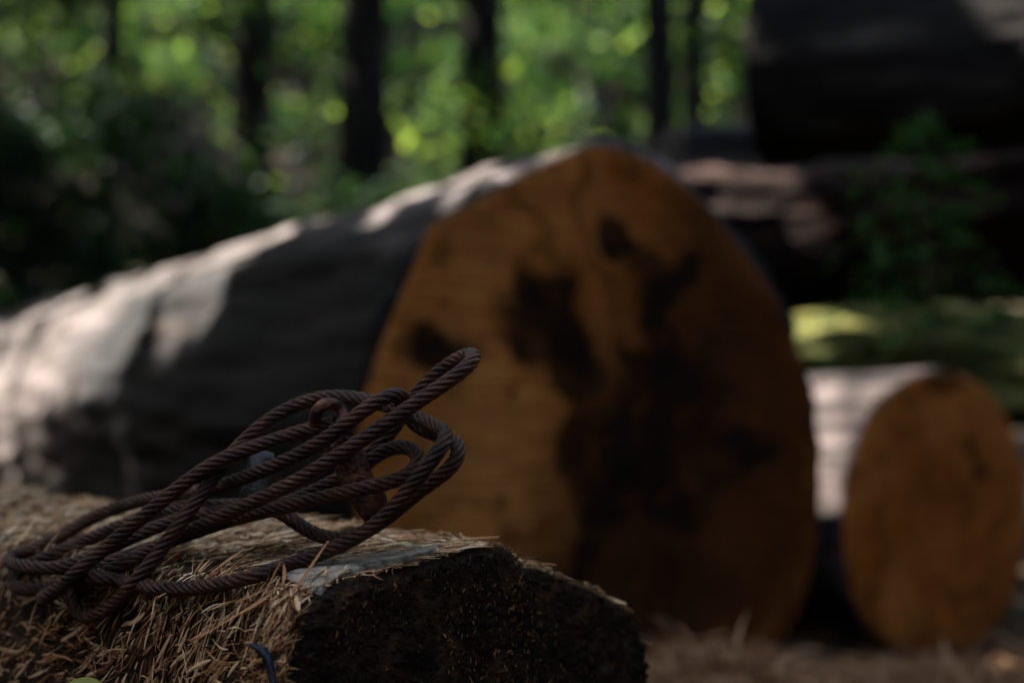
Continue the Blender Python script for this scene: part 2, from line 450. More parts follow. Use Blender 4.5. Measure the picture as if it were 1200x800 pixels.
# --- the big log
TB = R(32)
OB = at(690, 465, 2.72)
pix_big = [(690, 169), (650, 183), (600, 208), (548, 236), (500, 262), (484, 300), (455, 370), (430, 430), (414, 490),
           (408, 560), (416, 630), (440, 690), (490, 735), (570, 765), (680, 782), (790, 786), (870, 775), (920, 745), (945, 690),
           (958, 620), (961, 545), (953, 480), (932, 405), (898, 330), (852, 268), (800, 214), (745, 180)]
def fb(px, py, rx, ry, tilt, s):
    u, v = to_face(px, py, OB, TB); k = 2.72 / FPX
    return (u, v, rx * k / 0.82, ry * k, tilt, s)
big_blobs = [fb(516, 412, 30, 34, 0, .95), fb(530, 400, 46, 18, 0, .6), fb(615, 350, 24, 34, 30, .9), fb(645, 385, 28, 44, 30, .95), fb(672, 425, 24, 40, 20, .9),
             fb(722, 275, 13, 26, 25, .9), fb(745, 300, 18, 34, 30, .8), fb(782, 335, 24, 34, 0, .95), fb(768, 390, 28, 50, -10, .97), fb(735, 425, 30, 34, 0, .95),
             fb(790, 440, 50, 40, 0, .9), fb(830, 490, 46, 40, 0, .75), fb(870, 548, 42, 30, 0, .97), fb(760, 520, 44, 60, 10, .95), fb(720, 580, 60, 38, 0, .95),
             fb(680, 520, 26, 60, 0, .85), fb(665, 640, 20, 70, 0, .8), fb(790, 590, 50, 34, 0, .9), fb(720, 480, 30, 40, 0, .7)]
big_heart = [fb(850, 560, 175, 300, 0, .85), fb(700, 700, 120, 150, 0, .8), fb(840, 330, 70, 130, 20, .45), fb(640, 760, 170, 90, 0, .6)]
M['face_big'] = sawn_face_mat('big_sawn_end_grain', big_blobs, (0.285, 0.087, 0.0155), (0.026, 0.0085, 0.003),
                              pith=(*fb(760, 500, 1, 1, 0, 1)[:2], 0), heart_pos=big_heart,
                              pale=[fb(560, 530, 85, 130, 0, .7), fb(640, 265, 90, 45, 0, .4), fb(545, 330, 50, 50, 0, .3), fb(610, 640, 40, 60, 0, .4), fb(690, 420, 20, 60, 0, .4)])
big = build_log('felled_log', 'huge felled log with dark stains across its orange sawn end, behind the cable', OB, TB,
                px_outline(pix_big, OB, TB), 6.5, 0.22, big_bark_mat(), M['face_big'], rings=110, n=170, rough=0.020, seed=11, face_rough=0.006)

# --- the smaller log at the right
TS = R(33)
OS = at(1090, 600, 3.34)
pix_small = [(1100, 433), (1060, 445), (1030, 470), (1005, 515), (990, 570), (984, 620), (990, 680), (1008, 725), (1040, 757), (1085, 772),
             (1138, 760), (1177, 720), (1198, 660), (1204, 600), (1198, 540), (1177, 483), (1142, 445)]
def fs(px, py, rx, ry, tilt, s):
    u, v = to_face(px, py, OS, TS); k = 3.34 / FPX
    return (u, v, rx * k / 0.66, ry * k, tilt, s)
M['face_small'] = sawn_face_mat('small_sawn_end_grain', [fs(1138, 535, 11, 13, 0, .85), fs(1100, 440, 24, 12, 0, .7)],
                                (0.30, 0.094, 0.018), (0.14, 0.042, 0.009), pith=(*fs(1095, 600, 1, 1, 0, 1)[:2], 0),
                                heart_pos=[fs(1090, 620, 60, 100, 0, .35), fs(1165, 700, 50, 90, 0, .5)],
                                pale=[fs(1050, 680, 14, 40, 0, .5), fs(1110, 490, 40, 30, 0, .3)])
small = build_log('felled_log', 'smaller felled log with clean honey coloured sawn end, right of the huge log', OS, TS,
                  px_outline(pix_small, OS, TS), 4.2, 0.12, M['bark_pale'], M['face_small'], rings=50, n=100, rough=0.014, seed=31)

# --- stacked logs at the back right, lying across the view
def round_outline(r, squash=1.0, seed=0, n=14):
    g = random.Random(seed)
    return [(r * math.cos(a) * g.uniform(.93, 1.06), r * squash * math.sin(a) * g.uniform(.93, 1.05)) for a in [2 * math.pi * i / n for i in range(n)]]
def cross_log(label, p0, p1, r, barkmat, seed, taper=0.05, rough=0.02, facecol=(0.30, 0.16, 0.07)):
    "a log from p0 (its near end, visible) to p1"
    d = p1 - p0
    th = math.atan2(-d.x, d.y)
    fm = sawn_face_mat('stack_end_grain_%d' % seed, [], facecol, (0.1, 0.05, 0.02))
    return build_log('stacked_log', label, p0, th, round_outline(r, 1, seed), d.length, taper, barkmat, fm, rings=46, n=80,
                     rough=rough, seed=seed, tilt=math.atan2(d.z, math.hypot(d.x, d.y)), group='logs stacked at the back')
upper = cross_log('dark upper log of the back stack, its left end over the others', at(892, 88, 4.75), at(1330, 55, 4.35), 0.285, M['bark_dark'], 41, rough=0.022, facecol=(0.07, 0.045, 0.03))
mid = cross_log('red brown log in the back stack, under the dark upper log', at(690, 292, 5.7), at(1330, 258, 5.05), 0.27, M['bark_brown'], 43, rough=0.035)
mossy = cross_log('mossy green log low in the stack behind the smaller sawn log', at(905, 430, 4.55), at(1350, 432, 4.3), 0.165, M['moss'], 45, rough=0.05)
farl = cross_log('grey weathered log end jutting out beyond the red brown log', at(785, 188, 6.2), at(1000, 170, 6.6), 0.15, M['bark'], 47, rough=0.02, facecol=(0.10, 0.085, 0.075))

# --- the foreground log carrying the cable
TF = R(48)
OF = CAMP + Vector((-0.015, 1.23, 0))
fg_outline = [(-.245, -.40), (-.236, -.31), (-.226, -.235), (-.216, -.190), (-.197, -.164), (-.10, -.153), (-.02, -.146), (.004, -.146), (.011, -.149), (.022, -.158), (.029, -.166),
              (.068, -.1735), (.10, -.186), (.129, -.196), (.171, -.2157), (.190, -.227), (.203, -.2485), (.209, -.27), (.213, -.30), (.215, -.38), (.20, -.47), (.11, -.545), (-.05, -.56), (-.17, -.535), (-.225, -.47)]
fg = build_log('cut_log', 'near log with dark dirty end and shredded fibrous top, carrying the cable', OF, TF, fg_outline, 2.6, 0.03,
               M['fgbark'], M['charred'], rings=110, n=150, rough=0.006, face_rough=0.008, seed=61)

def bvh(o):
    dg = None
    me = o.data; off = parent_loc(o.parent)
    return BVHTree.FromPolygons([Vector(v.co) + off for v in me.vertices], [list(p.vertices) for p in me.polygons])
FGB = bvh(fg[1]); BIGB = bvh(big[1]); SMB = bvh(small[1]); UPB = bvh(upper[1]); MIDB = bvh(mid[1]); MOB = bvh(mossy[1]); FARB = bvh(farl[1])
def hit(tree, px, py):
    d = ray(px, py); l = d.length
    loc, nrm, idx, dist = tree.ray_cast(CAMP, d / l)
    return (loc, nrm) if loc is not None else (None, None)

# ------------------------------------------------------------------ wire rope choker
ROPE_R = 0.0063
def dbase(px): return 1.285 - (px - 10) / 540 * 0.165
chain = [ # px, py, depth offset
 (416,558,.035),(446,526,.037),(482,519,.04),(499,536,.03),(488,556,.015),(465,564,.01),(430,571,0),(390,580,-.005),(345,591,-.005),
 (300,601,0),(262,611,0),(228,623,.005),(190,637,.01),(155,650,.01),(122,660,.01),(94,674,.005),(79,694,-.01),(84,716,-.02),(103,726,-.03),
 (130,711,-.035),(160,680,-.035),(190,642,-.035),(215,607,-.03),(238,577,-.02),(258,548,0),(281,520,.02),(310,494,.03),(345,474,.035),(385,463,.04),
 (425,467,.04),(460,476,.04),(490,490,.035),(514,501,.02),(529,508,.0),(521,521,-.015),(505,540,-.02),(487,563,-.02),(468,588,-.02),(445,612,-.02),
 (415,631,-.02),(380,647,-.02),(340,661,-.01),(290,677,0),(240,687,0),(190,690,0),(150,683,.0),(115,674,.01),(85,680,.015),(50,691,.015),(22,693,.01),
 (9,684,.02),(20,668,.05),(45,655,.06),(75,644,.06),(110,629,.06),(145,614,.05),(185,601,.05),(225,594,.045),(270,592,.04),(308,591,.04),(333,600,.035),
 (350,616,.03),(375,629,.02),(405,632,.01),(432,622,.0),(458,604,.0),(482,582,.0),(505,564,.005),(530,551,.005),(545,534,.01),(540,516,.022),
 (520,511,.035),(500,507,.042),(480,498,.045),(470,485,.045),(478,471,.035),(473,459,.015),(458,458,0),(435,473,-.01),(405,497,-.015),(370,522,-.015),(335,540,-.01),
 (300,554,-.005),(270,565,.01),(240,574,.03),(205,579,.06),(165,586,.08),(130,597,.09),(95,613,.09),(65,632,.08),(37,646,.06),(14,648,.04),(6,658,.01),
 (24,663,-.005),(50,667,-.01),(80,664,-.005),(110,650,0),(140,636,.005),(180,618,.015),(225,603,.025),(275,598,.035),(330,592,.04),(375,572,.045),
 (415,550,.05),(440,528,.05),(458,508,.055),(475,482,.06),(493,453,.06),(518,432,.06),(541,416,.054),(557,412,.04),(561,419,.022),(546,433,.008),(520,450,0),
 (487,472,-.01),(450,498,-.02),(400,531,-.03),(350,562,-.03),(300,586,-.025),(262,604,-.02),(230,618,-.012),(195,635,0),(150,657,.005),(105,680,.01),
 (70,689,.015),(50,694,.005),(44,703,-.015),(56,701,-.03),(88,671,-.035),(120,645,-.035),(155,615,-.035),(190,587,-.03),(225,558,-.02),(258,537,-.01),(290,526,0),
 (325,514,.01),(355,504,.015),(385,497,.02),(408,490,.022)]
def catmull(P, per=12):
    out = []; n = len(P)
    for i in range(n - 1):
        p0, p1, p2, p3 = P[max(0, i - 1)], P[i], P[i + 1], P[min(n - 1, i + 2)]
        for t in np.linspace(0, 1, per, endpoint=False):
            out.append(0.5 * ((2 * p1) + (-p0 + p2) * t + (2 * p0 - 5 * p1 + 4 * p2 - p3) * t * t + (-p0 + 3 * p1 - 3 * p2 + p3) * t ** 3))
    out.append(P[-1]); return np.array(out)
def resample(Q, step):
    s = np.r_[0, np.cumsum(np.linalg.norm(np.diff(Q, axis=0), axis=1))]
    u = np.linspace(0, s[-1], int(s[-1] / step) + 1)
    return np.stack([np.interp(u, s, Q[:, k]) for k in range(3)], 1)
def gsmooth(Q, w):
    k = np.exp(-0.5 * (np.arange(-3 * w, 3 * w + 1) / w) ** 2); k /= k.sum()
    Z = np.pad(Q, ((3 * w, 3 * w), (0, 0)), mode='edge')
    return np.stack([np.convolve(Z[:, j], k, mode='valid') for j in range(Q.shape[1])], 1)

def rope_path():
    C3 = np.array([list(at(px, py, dbase(px) + o)) for px, py, o in chain])
    Q = resample(catmull(C3), 0.004)
    cam_p = np.array(CAMP)
    n = len(Q); idx = np.arange(n)
    near = np.abs(idx[:, None] - idx[None, :]) < 9
    for it in range(90):
        # stay in front of the log surface
        if it % 5 == 0 or it > 80:
            for i in range(n):
                v = Vector(Q[i] - cam_p); l = v.length; v /= l
                loc, nrm, ix, dist = FGB.ray_cast(CAMP, v)
                if loc is not None:
                    inc = max(0.25, abs(v.dot(nrm)))
                    lim = dist - (ROPE_R * 0.8 + 0.005) / inc
                    if l > lim: Q[i] = cam_p + np.array(v) * lim
        # keep passes apart, moving along the line of sight only
        D = Q[:, None, :] - Q[None, :, :]
        dist = np.linalg.norm(D, axis=2) + 1e-9
        over = np.clip(2.02 * ROPE_R - dist, 0, None); over[near] = 0
        vdir = Q - cam_p; vl = np.linalg.norm(vdir, axis=1); vdir = vdir / vl[:, None]
        sgn = np.sign(vl[:, None] - vl[None, :] + 1e-6 * (idx[:, None] - idx[None, :]))
        mv = (over * sgn)
        m1 = np.where(np.abs(mv).max(1) > 0, mv.max(1) + mv.min(1), 0)
        step = gsmooth((0.55 * m1)[:, None], 3)[:, 0]
        Q = Q + vdir * step[:, None]
        if it < 70: Q = 0.8 * Q + 0.2 * gsmooth(Q, 1)
    return gsmooth(resample(Q, 0.002), 4)
ROPE = rope_path()

def frames(Q):
    T = np.gradient(Q, axis=0); T /= np.linalg.norm(T, axis=1)[:, None]
    N = np.zeros_like(Q); n = np.cross(T[0], [0, 0, 1] if abs(T[0][2]) < .9 else [1, 0, 0]); n /= np.linalg.norm(n); N[0] = n
    for i in range(1, len(Q)):
        n = N[i - 1] - T[i] * np.dot(N[i - 1], T[i]); N[i] = n / np.linalg.norm(n)
    return T, N, np.cross(T, N)
def tube(Q, rad, sides=8, caps=True):
    T, N, B = frames(Q)
    a = np.arange(sides) * 2 * np.pi / sides
    rad = np.broadcast_to(np.asarray(rad, float), (len(Q),))
    V = (Q[:, None, :] + (np.cos(a)[None, :, None] * N[:, None, :] + np.sin(a)[None, :, None] * B[:, None, :]) * rad[:, None, None]).reshape(-1, 3)
    m = len(Q); i = np.arange(m - 1)[:, None]; j = np.arange(sides)[None, :]
    A = i * sides + j; Bq = i * sides + (j + 1) % sides
    F = np.stack([A, Bq, Bq + sides, A + sides], 2).reshape(-1, 4).tolist()
    if caps:
        F.append(list(range(sides))[::-1]); F.append(list(range((m - 1) * sides, m * sides)))
    return V, F

rope_base = Vector(ROPE[np.argmin(ROPE[:, 2])])
rope = thing('wire_rope', rope_base, 'rusty brown twisted steel cable coiled on the shredded top of the near log', 'cable')
T_, N_, B_ = frames(ROPE)
arc = np.r_[0, np.cumsum(np.linalg.norm(np.diff(ROPE, axis=0), axis=1))]
LAY = 0.050
for k in range(6):
    ph = 2 * np.pi * arc / LAY + k * np.pi / 3
    C = ROPE + (np.cos(ph)[:, None] * N_ + np.sin(ph)[:, None] * B_) * (ROPE_R * 0.64)
    v, f = tube(C, ROPE_R * 0.37, 8)
    mesh_obj('strand', v, f, M['rope'], rope)
v, f = tube(ROPE[::3], ROPE_R * 0.5, 6)
mesh_obj('core', v, f, M['rust'], rope)

# pressed steel sleeve where the rope doubles back
def lathe(p0, p1, prof, sides=20):
    "prof: list of (t 0..1, radius)"
    p0 = np.array(p0); p1 = np.array(p1)
    Q = np.array([p0 + (p1 - p0) * t for t, r in prof]) + np.linspace(0, 1e-6, len(prof))[:, None]
    T = (p1 - p0) / np.linalg.norm(p1 - p0); N = np.cross(T, [0.3, 1, 0.1]); N /= np.linalg.norm(N); B = np.cross(T, N)
    a = np.arange(sides) * 2 * np.pi / sides
    V = np.concatenate([q + (np.cos(a)[:, None] * N + np.sin(a)[:, None] * B) * r for q, (t, r) in zip(Q, prof)])
    F = []
    for i in range(len(prof) - 1):
        for j in range(sides):
            x, y = i * sides + j, i * sides + (j + 1) % sides
            F.append([x, y, y + sides, x + sides])
    F.append(list(range(sides))[::-1]); F.append(list(range((len(prof) - 1) * sides, len(prof) * sides)))
    return V, F
d0 = dbase(300) + 0.028
v, f = lathe(at(309, 528, d0 + .004), at(290, 604, d0), [(0, .008), (.03, .0101), (.1, .0108), (.45, .0108), (.5, .0102), (.55, .0108), (.9, .0108), (.97, .0101), (1, .008)])
sleeve = mesh_obj('ferrule', v, f, M['steel'], rope)

# rusty choker bell: a curved thick plate that ends in an eye
def plate(profile, dc, thick, bend, mt, name, parent, holes=None):
    "profile: pixel outline of the plate, bent about its long axis"
    n = len(profile); cx = sum(p[0] for p in profile) / n; cy = sum(p[1] for p in profile) / n
    V, F = [], []
    for side in (0, 1):
        for s in (1.0, 0.93, 0.6, 0.0):
            for px, py in profile:
                x = cx + (px - cx) * s; y = cy + (py - cy) * s
                bulge = bend * ((x - cx) / 22.0) ** 2
                e = 0.0 if s < 1 else thick * 0.3
                V.append(at(x, y, dc + bulge + (thick - e if side else e)))
    V = np.array([list(p) for p in V]); m = 4
    for side in (0, 1):
        for r in range(m - 1):
            for j in range(n):
                a = side * m * n + r * n + j; b2 = side * m * n + r * n + (j + 1) % n
                q = [a, b2, b2 + n, a + n]
                F.append(q if side else q[::-1])
    for j in range(n):
        a, b2 = j, (j + 1) % n
        F.append([a, b2, b2 + m * n, a + m * n])
    return mesh_obj(name, V, F, mt, parent)
db = dbase(420) + 0.022
bell = plate([(398, 508), (412, 512), (424, 522), (431, 538), (436, 552), (443, 566), (452, 578), (456, 592), (450, 606), (440, 616), (430, 614),
              (421, 604), (414, 592), (405, 578), (396, 562), (391, 545), (390, 525)], db, 0.010, 0.006, M['rust'], 'choker_bell', rope)
ec = at(386, 493, db + 0.006); rr = 20.5 / FPX * db
ang = np.linspace(-0.25 * np.pi, 1.25 * np.pi, 26)
Q = np.array([list(ec + Vector((math.cos(a) * rr * .82, 0.008 * math.sin(a * 2), math.sin(a) * rr))) for a in ang])
tail0 = np.array([list(Vector(Q[0]) + Vector((-.002, .003, -.012 * i))) for i in (2, 1)])
tail1 = np.array([list(Vector(Q[-1]) + Vector((.004 * i, .003, -.012 * i))) for i in (1, 2)])
Q = gsmooth(resample(np.concatenate([tail0, Q, tail1]), 0.0015), 2)
v, f = tube(Q, 0.0052, 12)
mesh_obj('eye', v, f, M['rust'], bell)

# ------------------------------------------------------------------ shredded fibres
def ribbons(P, Tn, Nn, L, W, curl, lift, seg=4, seed=1, arch=None):
    """bent ribbons (3-sided wedge strips) : start P, direction Tn, normal Nn"""
    g = np.random.default_rng(seed)
    k = len(P); S = np.cross(Tn, Nn); S /= np.linalg.norm(S, axis=1)[:, None] + 1e-9
    t = np.linspace(0, 1, seg + 1)
    cv = g.normal(size=k) * curl; ar = np.abs(g.normal(size=k)) * lift
    tw = g.normal(size=k) * 0.6
    V = np.empty((k, seg + 1, 3, 3))
    for i, u in enumerate(t):
        c = P + Tn * (L * u)[:, None] + S * (cv * L * u * u)[:, None] + Nn * (ar * L * (u * (1 - 0.75 * u)) * 1.6)[:, None]
        w = W * (0.35 + 0.65 * math.sin(math.pi * min(0.97, max(0.06, u)))) 
        ang = tw * (u - .5) * 2
        s2 = S * np.cos(ang)[:, None] + Nn * np.sin(ang)[:, None]
        n2 = -S * np.sin(ang)[:, None] + Nn * np.cos(ang)[:, None]
        V[:, i, 0] = c - s2 * (w * .5)[:, None]
        V[:, i, 1] = c + n2 * (w * .3)[:, None]
        V[:, i, 2] = c + s2 * (w * .5)[:, None]
    V = V.reshape(-1, 3)
    base = (np.arange(k) * (seg + 1) * 3)[:, None, None]
    i = np.arange(seg)[None, :, None] * 3; F = []
    a = base + i
    F = np.concatenate([np.stack([a + 0, a + 1, a + 4, a + 3], 3).reshape(-1, 4), np.stack([a + 1, a + 2, a + 5, a + 4], 3).reshape(-1, 4)])
    return V, F

AXF, HF, UPF, O0F = fg[3]
FGO = smooth_outline(fg_outline, 600)
def fg_surface(t, j):
    "points, outward normals and circumferential tangents on the near log"
    q = FGO[j % 600]; q2 = FGO[(j + 3) % 600]; q1 = FGO[(j - 3) % 600]
    tg = q2 - q1; tg /= np.linalg.norm(tg, axis=1)[:, None]
    H, U, A = np.array(HF), np.array(UPF), np.array(AXF)
    P = O0F + np.outer(q[:, 0], H) + np.outer(q[:, 1], U) + np.outer(t, A)
    T = np.outer(tg[:, 0], H) + np.outer(tg[:, 1], U)
    cc = FGO.mean(0); d = np.stack([tg[:, 1], -tg[:, 0]], 1)
    flip = np.sign(((q - cc) * d).sum(1)); d = d * flip[:, None]
    N = np.outer(d[:, 0], H) + np.outer(d[:, 1], U)
    return P, N, T, q
topmask = np.where((FGO[:, 1] > -0.46) & (FGO[:, 0] < 0.23) & ~((FGO[:, 0] > 0.1) & (FGO[:, 1] < -.3)))[0]
PATCH = [(330, 677), (352, 666), (380, 658), (410, 653), (445, 648), (480, 643), (516, 639), (512, 648), (480, 656), (450, 663), (420, 671), (397, 678), (385, 687),
         (376, 697), (364, 693), (350, 684)]
def bare(P):
    "True for points on the bare scraped patch"
    q = P - np.array(CAMP); f = q[:, 1] * CP + q[:, 2] * SP
    x = 600 + q[:, 0] / f * FPX; y = 400 - (q[:, 2] * CP - q[:, 1] * SP) / f * FPX
    ins = np.zeros(len(P), bool); n = len(PATCH)
    for i in range(n):
        (x1, y1), (x2, y2) = PATCH[i], PATCH[(i + 1) % n]
        c = ((y1 > y) != (y2 > y)) & (x < (x2 - x1) * (y - y1) / (y2 - y1 + 1e-9) + x1)
        ins ^= c
    return ins
def fibre_set(k, Lr, Wr, spread, curl, lift, seed, tmax=1.9, mask=None, off=.008):
    g = np.random.default_rng(seed)
    j = g.choice(topmask if mask is None else mask, k); t = g.uniform(0, 1, k) ** 1.25 * tmax + 0.003
    P, N, T, q = fg_surface(t, j)
    A = np.array(AXF)
    sgn = np.where(g.random(k) < 0.5, 1, -1)[:, None]
    side = np.clip(-N[:, 2] * 1.6 + 1.3, 0, 1)            # 0 on top, 1 on the flank
    swirl = fbm(P, 9, 2, 77) * .7
    ang = g.normal(size=k) * spread + .05 - 1.0 * side + swirl * .8
    wild = g.random(k) < 0.13; ang[wild] = g.uniform(-1.6, 1.6, wild.sum())
    D = (T * np.cos(ang)[:, None] + A * np.sin(ang)[:, None]) * sgn
    L = g.uniform(*Lr, k) * (0.5 + g.random(k)) * np.where(q[:, 0] > -.01, .5, 1.0); W = g.uniform(*Wr, k)
    over = t + (D @ A) * L
    bad = over < -0.020
    D[bad] = D[bad] - 2 * (D[bad] @ A)[:, None] * A
    hgt = np.clip(.5 + fbm(P, 26, 2, 78), 0.1, 1.2)
    P = P + N * (g.random(k) ** 1.5 * off * hgt + 0.0008)[:, None]
    ok = ~(bare(P) | bare(P + D * L[:, None]) | bare(P + D * L[:, None] * .5)) | (k < 2) | (g.random(k) < .10)
    return ribbons(P[ok], D[ok], N[ok], L[ok], W[ok], curl, lift, 4, seed)
topm = np.where((FGO[:, 1] > -0.205) & (FGO[:, 0] < 0.22))[0]
v, f = fibre_set(21000, (.006, .034), (.0006, .0022), .30, .40, .03, 101)
o = mesh_obj('shredded_fibres', v, f, M['fibre'], fg[0]); tag(o, kind='stuff')
v, f = fibre_set(14000, (.005, .024), (.0005, .0022), .36, .30, .06, 102, mask=topm)
o = mesh_obj('pale_fibres', v, f, M['fibre_grey'], fg[0]); tag(o, kind='stuff')
v, f = fibre_set(6500, (.010, .030), (.0014, .0040), .34, .18, .04, 104, off=.009)
o = mesh_obj('wood_flakes', v, f, M['fibre'], fg[0]); tag(o, kind='stuff')
v, f = fibre_set(4200, (.004, .016), (.0005, .0018), .8, .5, .05, 105, tmax=.035, off=.006)
o = mesh_obj('edge_fibres', v, f, M['fibre'], fg[0]); tag(o, kind='stuff')
# larger splinters, each on its own
g = np.random.default_rng(103)
for i in range(240):
    v, f = fibre_set(1, (.022, .050), (.0022, .0055), .32, .16, .04, 2000 + i, tmax=1.2, mask=(topm if i % 2 else topmask), off=.010)
    mesh_obj('splinter', v, f, M['fibre_grey'] if i % 3 else M['fibre'], fg[0])

# pale scraped patch along the sawn edge of the top
def patch():
    px = PATCH
    V, F = [], []
    n = len(px); cx = sum(p[0] for p in px) / n; cy = sum(p[1] for p in px) / n
    for s in (1.0, .95, .8, .5, .15):
        for x0, y0 in px:
            x, y = cx + (x0 - cx) * s, cy + (y0 - cy) * s
            loc, nrm = hit(FGB, x, y)
            if loc is None: loc = on_plane(x, y, OF, Vector((math.sin(TF), -math.cos(TF), 0))); nrm = Vector((0, 0, 1))
            V.append(loc + Vector((0, 0, 0.0 + (0.0035 if s < 1 else 0) + .002 * mnoise.noise(loc * 60))) + ray(x, y).normalized() * -0.001)
    for r in range(4):
        for j in range(n):
            F.append([r * n + j, r * n + (j + 1) % n, (r + 1) * n + (j + 1) % n, (r + 1) * n + j])
    F.append([4 * n + j for j in range(n)])
    o = mesh_obj('scraped_patch', [list(p) for p in V], F, M['scrape'], fg[0])
    o['label'] = 'smooth pale grey scraped wood along the top edge'
patch()

# sawdust flakes sticking to the dark end
def sawdust():
    g = np.random.default_rng(301); k = 7000
    j = g.integers(0, 600, k); s = np.sqrt(g.random(k)) * .975
    cc = FGO.mean(0); q = cc + (FGO[j] - cc) * s[:, None]
    cl = np.clip(.35 + 1.3 * fbm(np.c_[q, q[:, :1] * 0], 16, 3, 88), .03, 1)
    keep = g.random(k) < cl * np.clip(1.1 - (-.15 - q[:, 1]) * 2.6, .12, 1) ; q = q[keep]; k = len(q)
    H, U, A = np.array(HF), np.array(UPF), np.array(AXF)
    P = O0F + np.outer(q[:, 0], H) + np.outer(q[:, 1], U) - A * 0.016
    f = 0.008 * fbm(O0F + np.outer(q[:, 0], H) + np.outer(q[:, 1], U), 7, 4, 66)
    P = P - np.outer(f, A)
    ang = g.normal(size=k) * .6
    D = np.outer(np.sin(ang), H) + np.outer(np.cos(ang), U)
    Nn = np.repeat(-A[None], k, 0)
    L = .0012 + .0055 * g.random(k) ** 2.2; W = g.uniform(.0005, .0024, k)
    v, f = ribbons(P, D, Nn, L, W, .3, .25, 2, 302)
    o = mesh_obj('sawdust', v, f, M['sawdust'], fg[0]); tag(o, kind='stuff')
    # crumbly dirt crumbs giving the face an uneven skin
    k = 5000; j = g.integers(0, 600, k); s = np.sqrt(g.random(k)) * .985
    q = cc + (FGO[j] - cc) * s[:, None]
    base = O0F + np.outer(q[:, 0], H) + np.outer(q[:, 1], U)
    P = base - np.outer(.013 + 0.008 * fbm(base, 7, 4, 66), A)
    r = g.uniform(.001, .0042, k)
    off = np.array([[1, 0, 0], [0, 1, 0], [-1, 0, 0], [0, -1, 0], [0, 0, 1]], float)
    V = np.empty((k, 5, 3))
    for i in range(5):
        jj = g.uniform(.6, 1.3, k)
        V[:, i] = P + np.outer(off[i, 0] * r * jj, H) + np.outer(off[i, 1] * r * jj, U) - np.outer(off[i, 2] * r * jj, A)
    b = np.arange(k)[:, None] * 5
    F = np.concatenate([b + np.array([a, (a + 1) % 4, 4]) for a in range(4)])
    o = mesh_obj('dirt_crumbs', V.reshape(-1, 3), F, M['charred'], fg[0], smooth=False); tag(o, kind='stuff')
sawdust()

# blue plastic scrap and a fallen leaf among the fibres
def strip_thing():
    pts = [(306, 752), (318, 757), (327, 768), (331, 784), (330, 800), (332, 818)]
    V, F = [], []
    for i, (px, py) in enumerate(pts):
        loc, nrm = hit(FGB, px, py)
        if loc is None: loc, nrm = on_plane(px, py, OF, Vector((math.sin(TF), -math.cos(TF), 0))), Vector((0, -1, 0))
        p = loc + nrm * 0.010 + Vector((0, -.004, 0))
        w = 0.0042 * (0.7 + .3 * math.sin(i))
        for a, b2 in ((-1, 0), (0, .5), (1, 0.1), (0, -.25)):
            V.append(list(p + Vector((a * w, -b2 * w, a * w * .3))))
    for i in range(len(pts) - 1):
        for j in range(4):
            a, b2 = i * 4 + j, i * 4 + (j + 1) % 4; F.append([a, b2, b2 + 4, a + 4])
    F += [[3, 2, 1, 0], [len(V) - 4 + j for j in range(4)]]
    o = mesh_obj('plastic_strip', V, F, M['blue'], loc=Vector(V[0]))
    tag(o, 'small bluish plastic strip caught in fibres at the corner of the near log', 'plastic scrap')
strip_thing()
def fallen_leaf():
    loc, nrm = hit(FGB, 112, 800); 
    p = loc + Vector((0.0, -.055, .004))
    V, F = [], []
    u = Vector((.9, -.1, .3)).normalized(); w = Vector((.2, .7, .5)).normalized(); n = u.cross(w).normalized(); w = n.cross(u)
    L_, W_ = .045, .013; K = 8
    for i in range(K + 1):
        t = i / K; hw = W_ * math.sin(math.pi * (0.03 + .94 * t)) ** .8
        for s in (-1, 0, 1):
            V.append(list(p + u * (t - .5) * L_ + w * s * hw + n * (.004 * abs(s) - .006 * (t - .5) ** 2)))
    m = len(V); V += [list(Vector(q) - n * .0004) for q in V]
    for i in range(K):
        for s in (0, 1):
            a = i * 3 + s; F.append([a, a + 1, a + 4, a + 3]); F.append([m + a + 3, m + a + 4, m + a + 1, m + a])
    o = mesh_obj('fallen_leaf', V, F, M['yleaf'], loc=p)
    tag(o, 'blurred yellow green fallen leaf at the bottom edge, on the near log', 'leaf')
fallen_leaf()

# ------------------------------------------------------------------ straw litter on the ground
def litter():
    g = np.random.default_rng(401); k = 16000
    x = g.uniform(-.2, 2.6, k); y = g.uniform(1.7, 3.5, k)
    x[:5000] = .36 + g.normal(size=5000) * .2; y[:5000] = 2.3 + g.normal(size=5000) * .2
    x[5000:9000] = 1.0 + g.normal(size=4000) * .35; y[5000:9000] = 2.7 + g.normal(size=4000) * .15
    # mounds of torn fibre in front of the sawn ends
    mound = 0.12 * np.exp(-((x - .33) / .22) ** 2 - ((y - 2.30) / .25) ** 2) + .09 * np.exp(-((x - 1.0) / .35) ** 2 - ((y - 2.75) / .22) ** 2)
    z = gz(x, y) + mound * g.random(k) ** .5
    P = np.stack([x, y, z], 1)
    a = g.uniform(0, 6.28, k); el = g.normal(size=k) * .25
    D = np.stack([np.cos(a) * np.cos(el), np.sin(a) * np.cos(el), np.sin(el)], 1)
    N = np.cross(np.cross(D, [0, 0, 1.0]), D); N /= np.linalg.norm(N, axis=1)[:, None] + 1e-9
    v, f = ribbons(P, D, N, g.uniform(.03, .12, k), g.uniform(.0015, .005, k), .3, .25, 3, 402)
    o = mesh_obj('straw_litter', v, f, M['litter'], loc=Vector((1, 2.6, 0)))
    tag(o, 'tangled tan bark fibres littering the ground before the sawn logs', 'bark litter', kind='stuff')
litter()

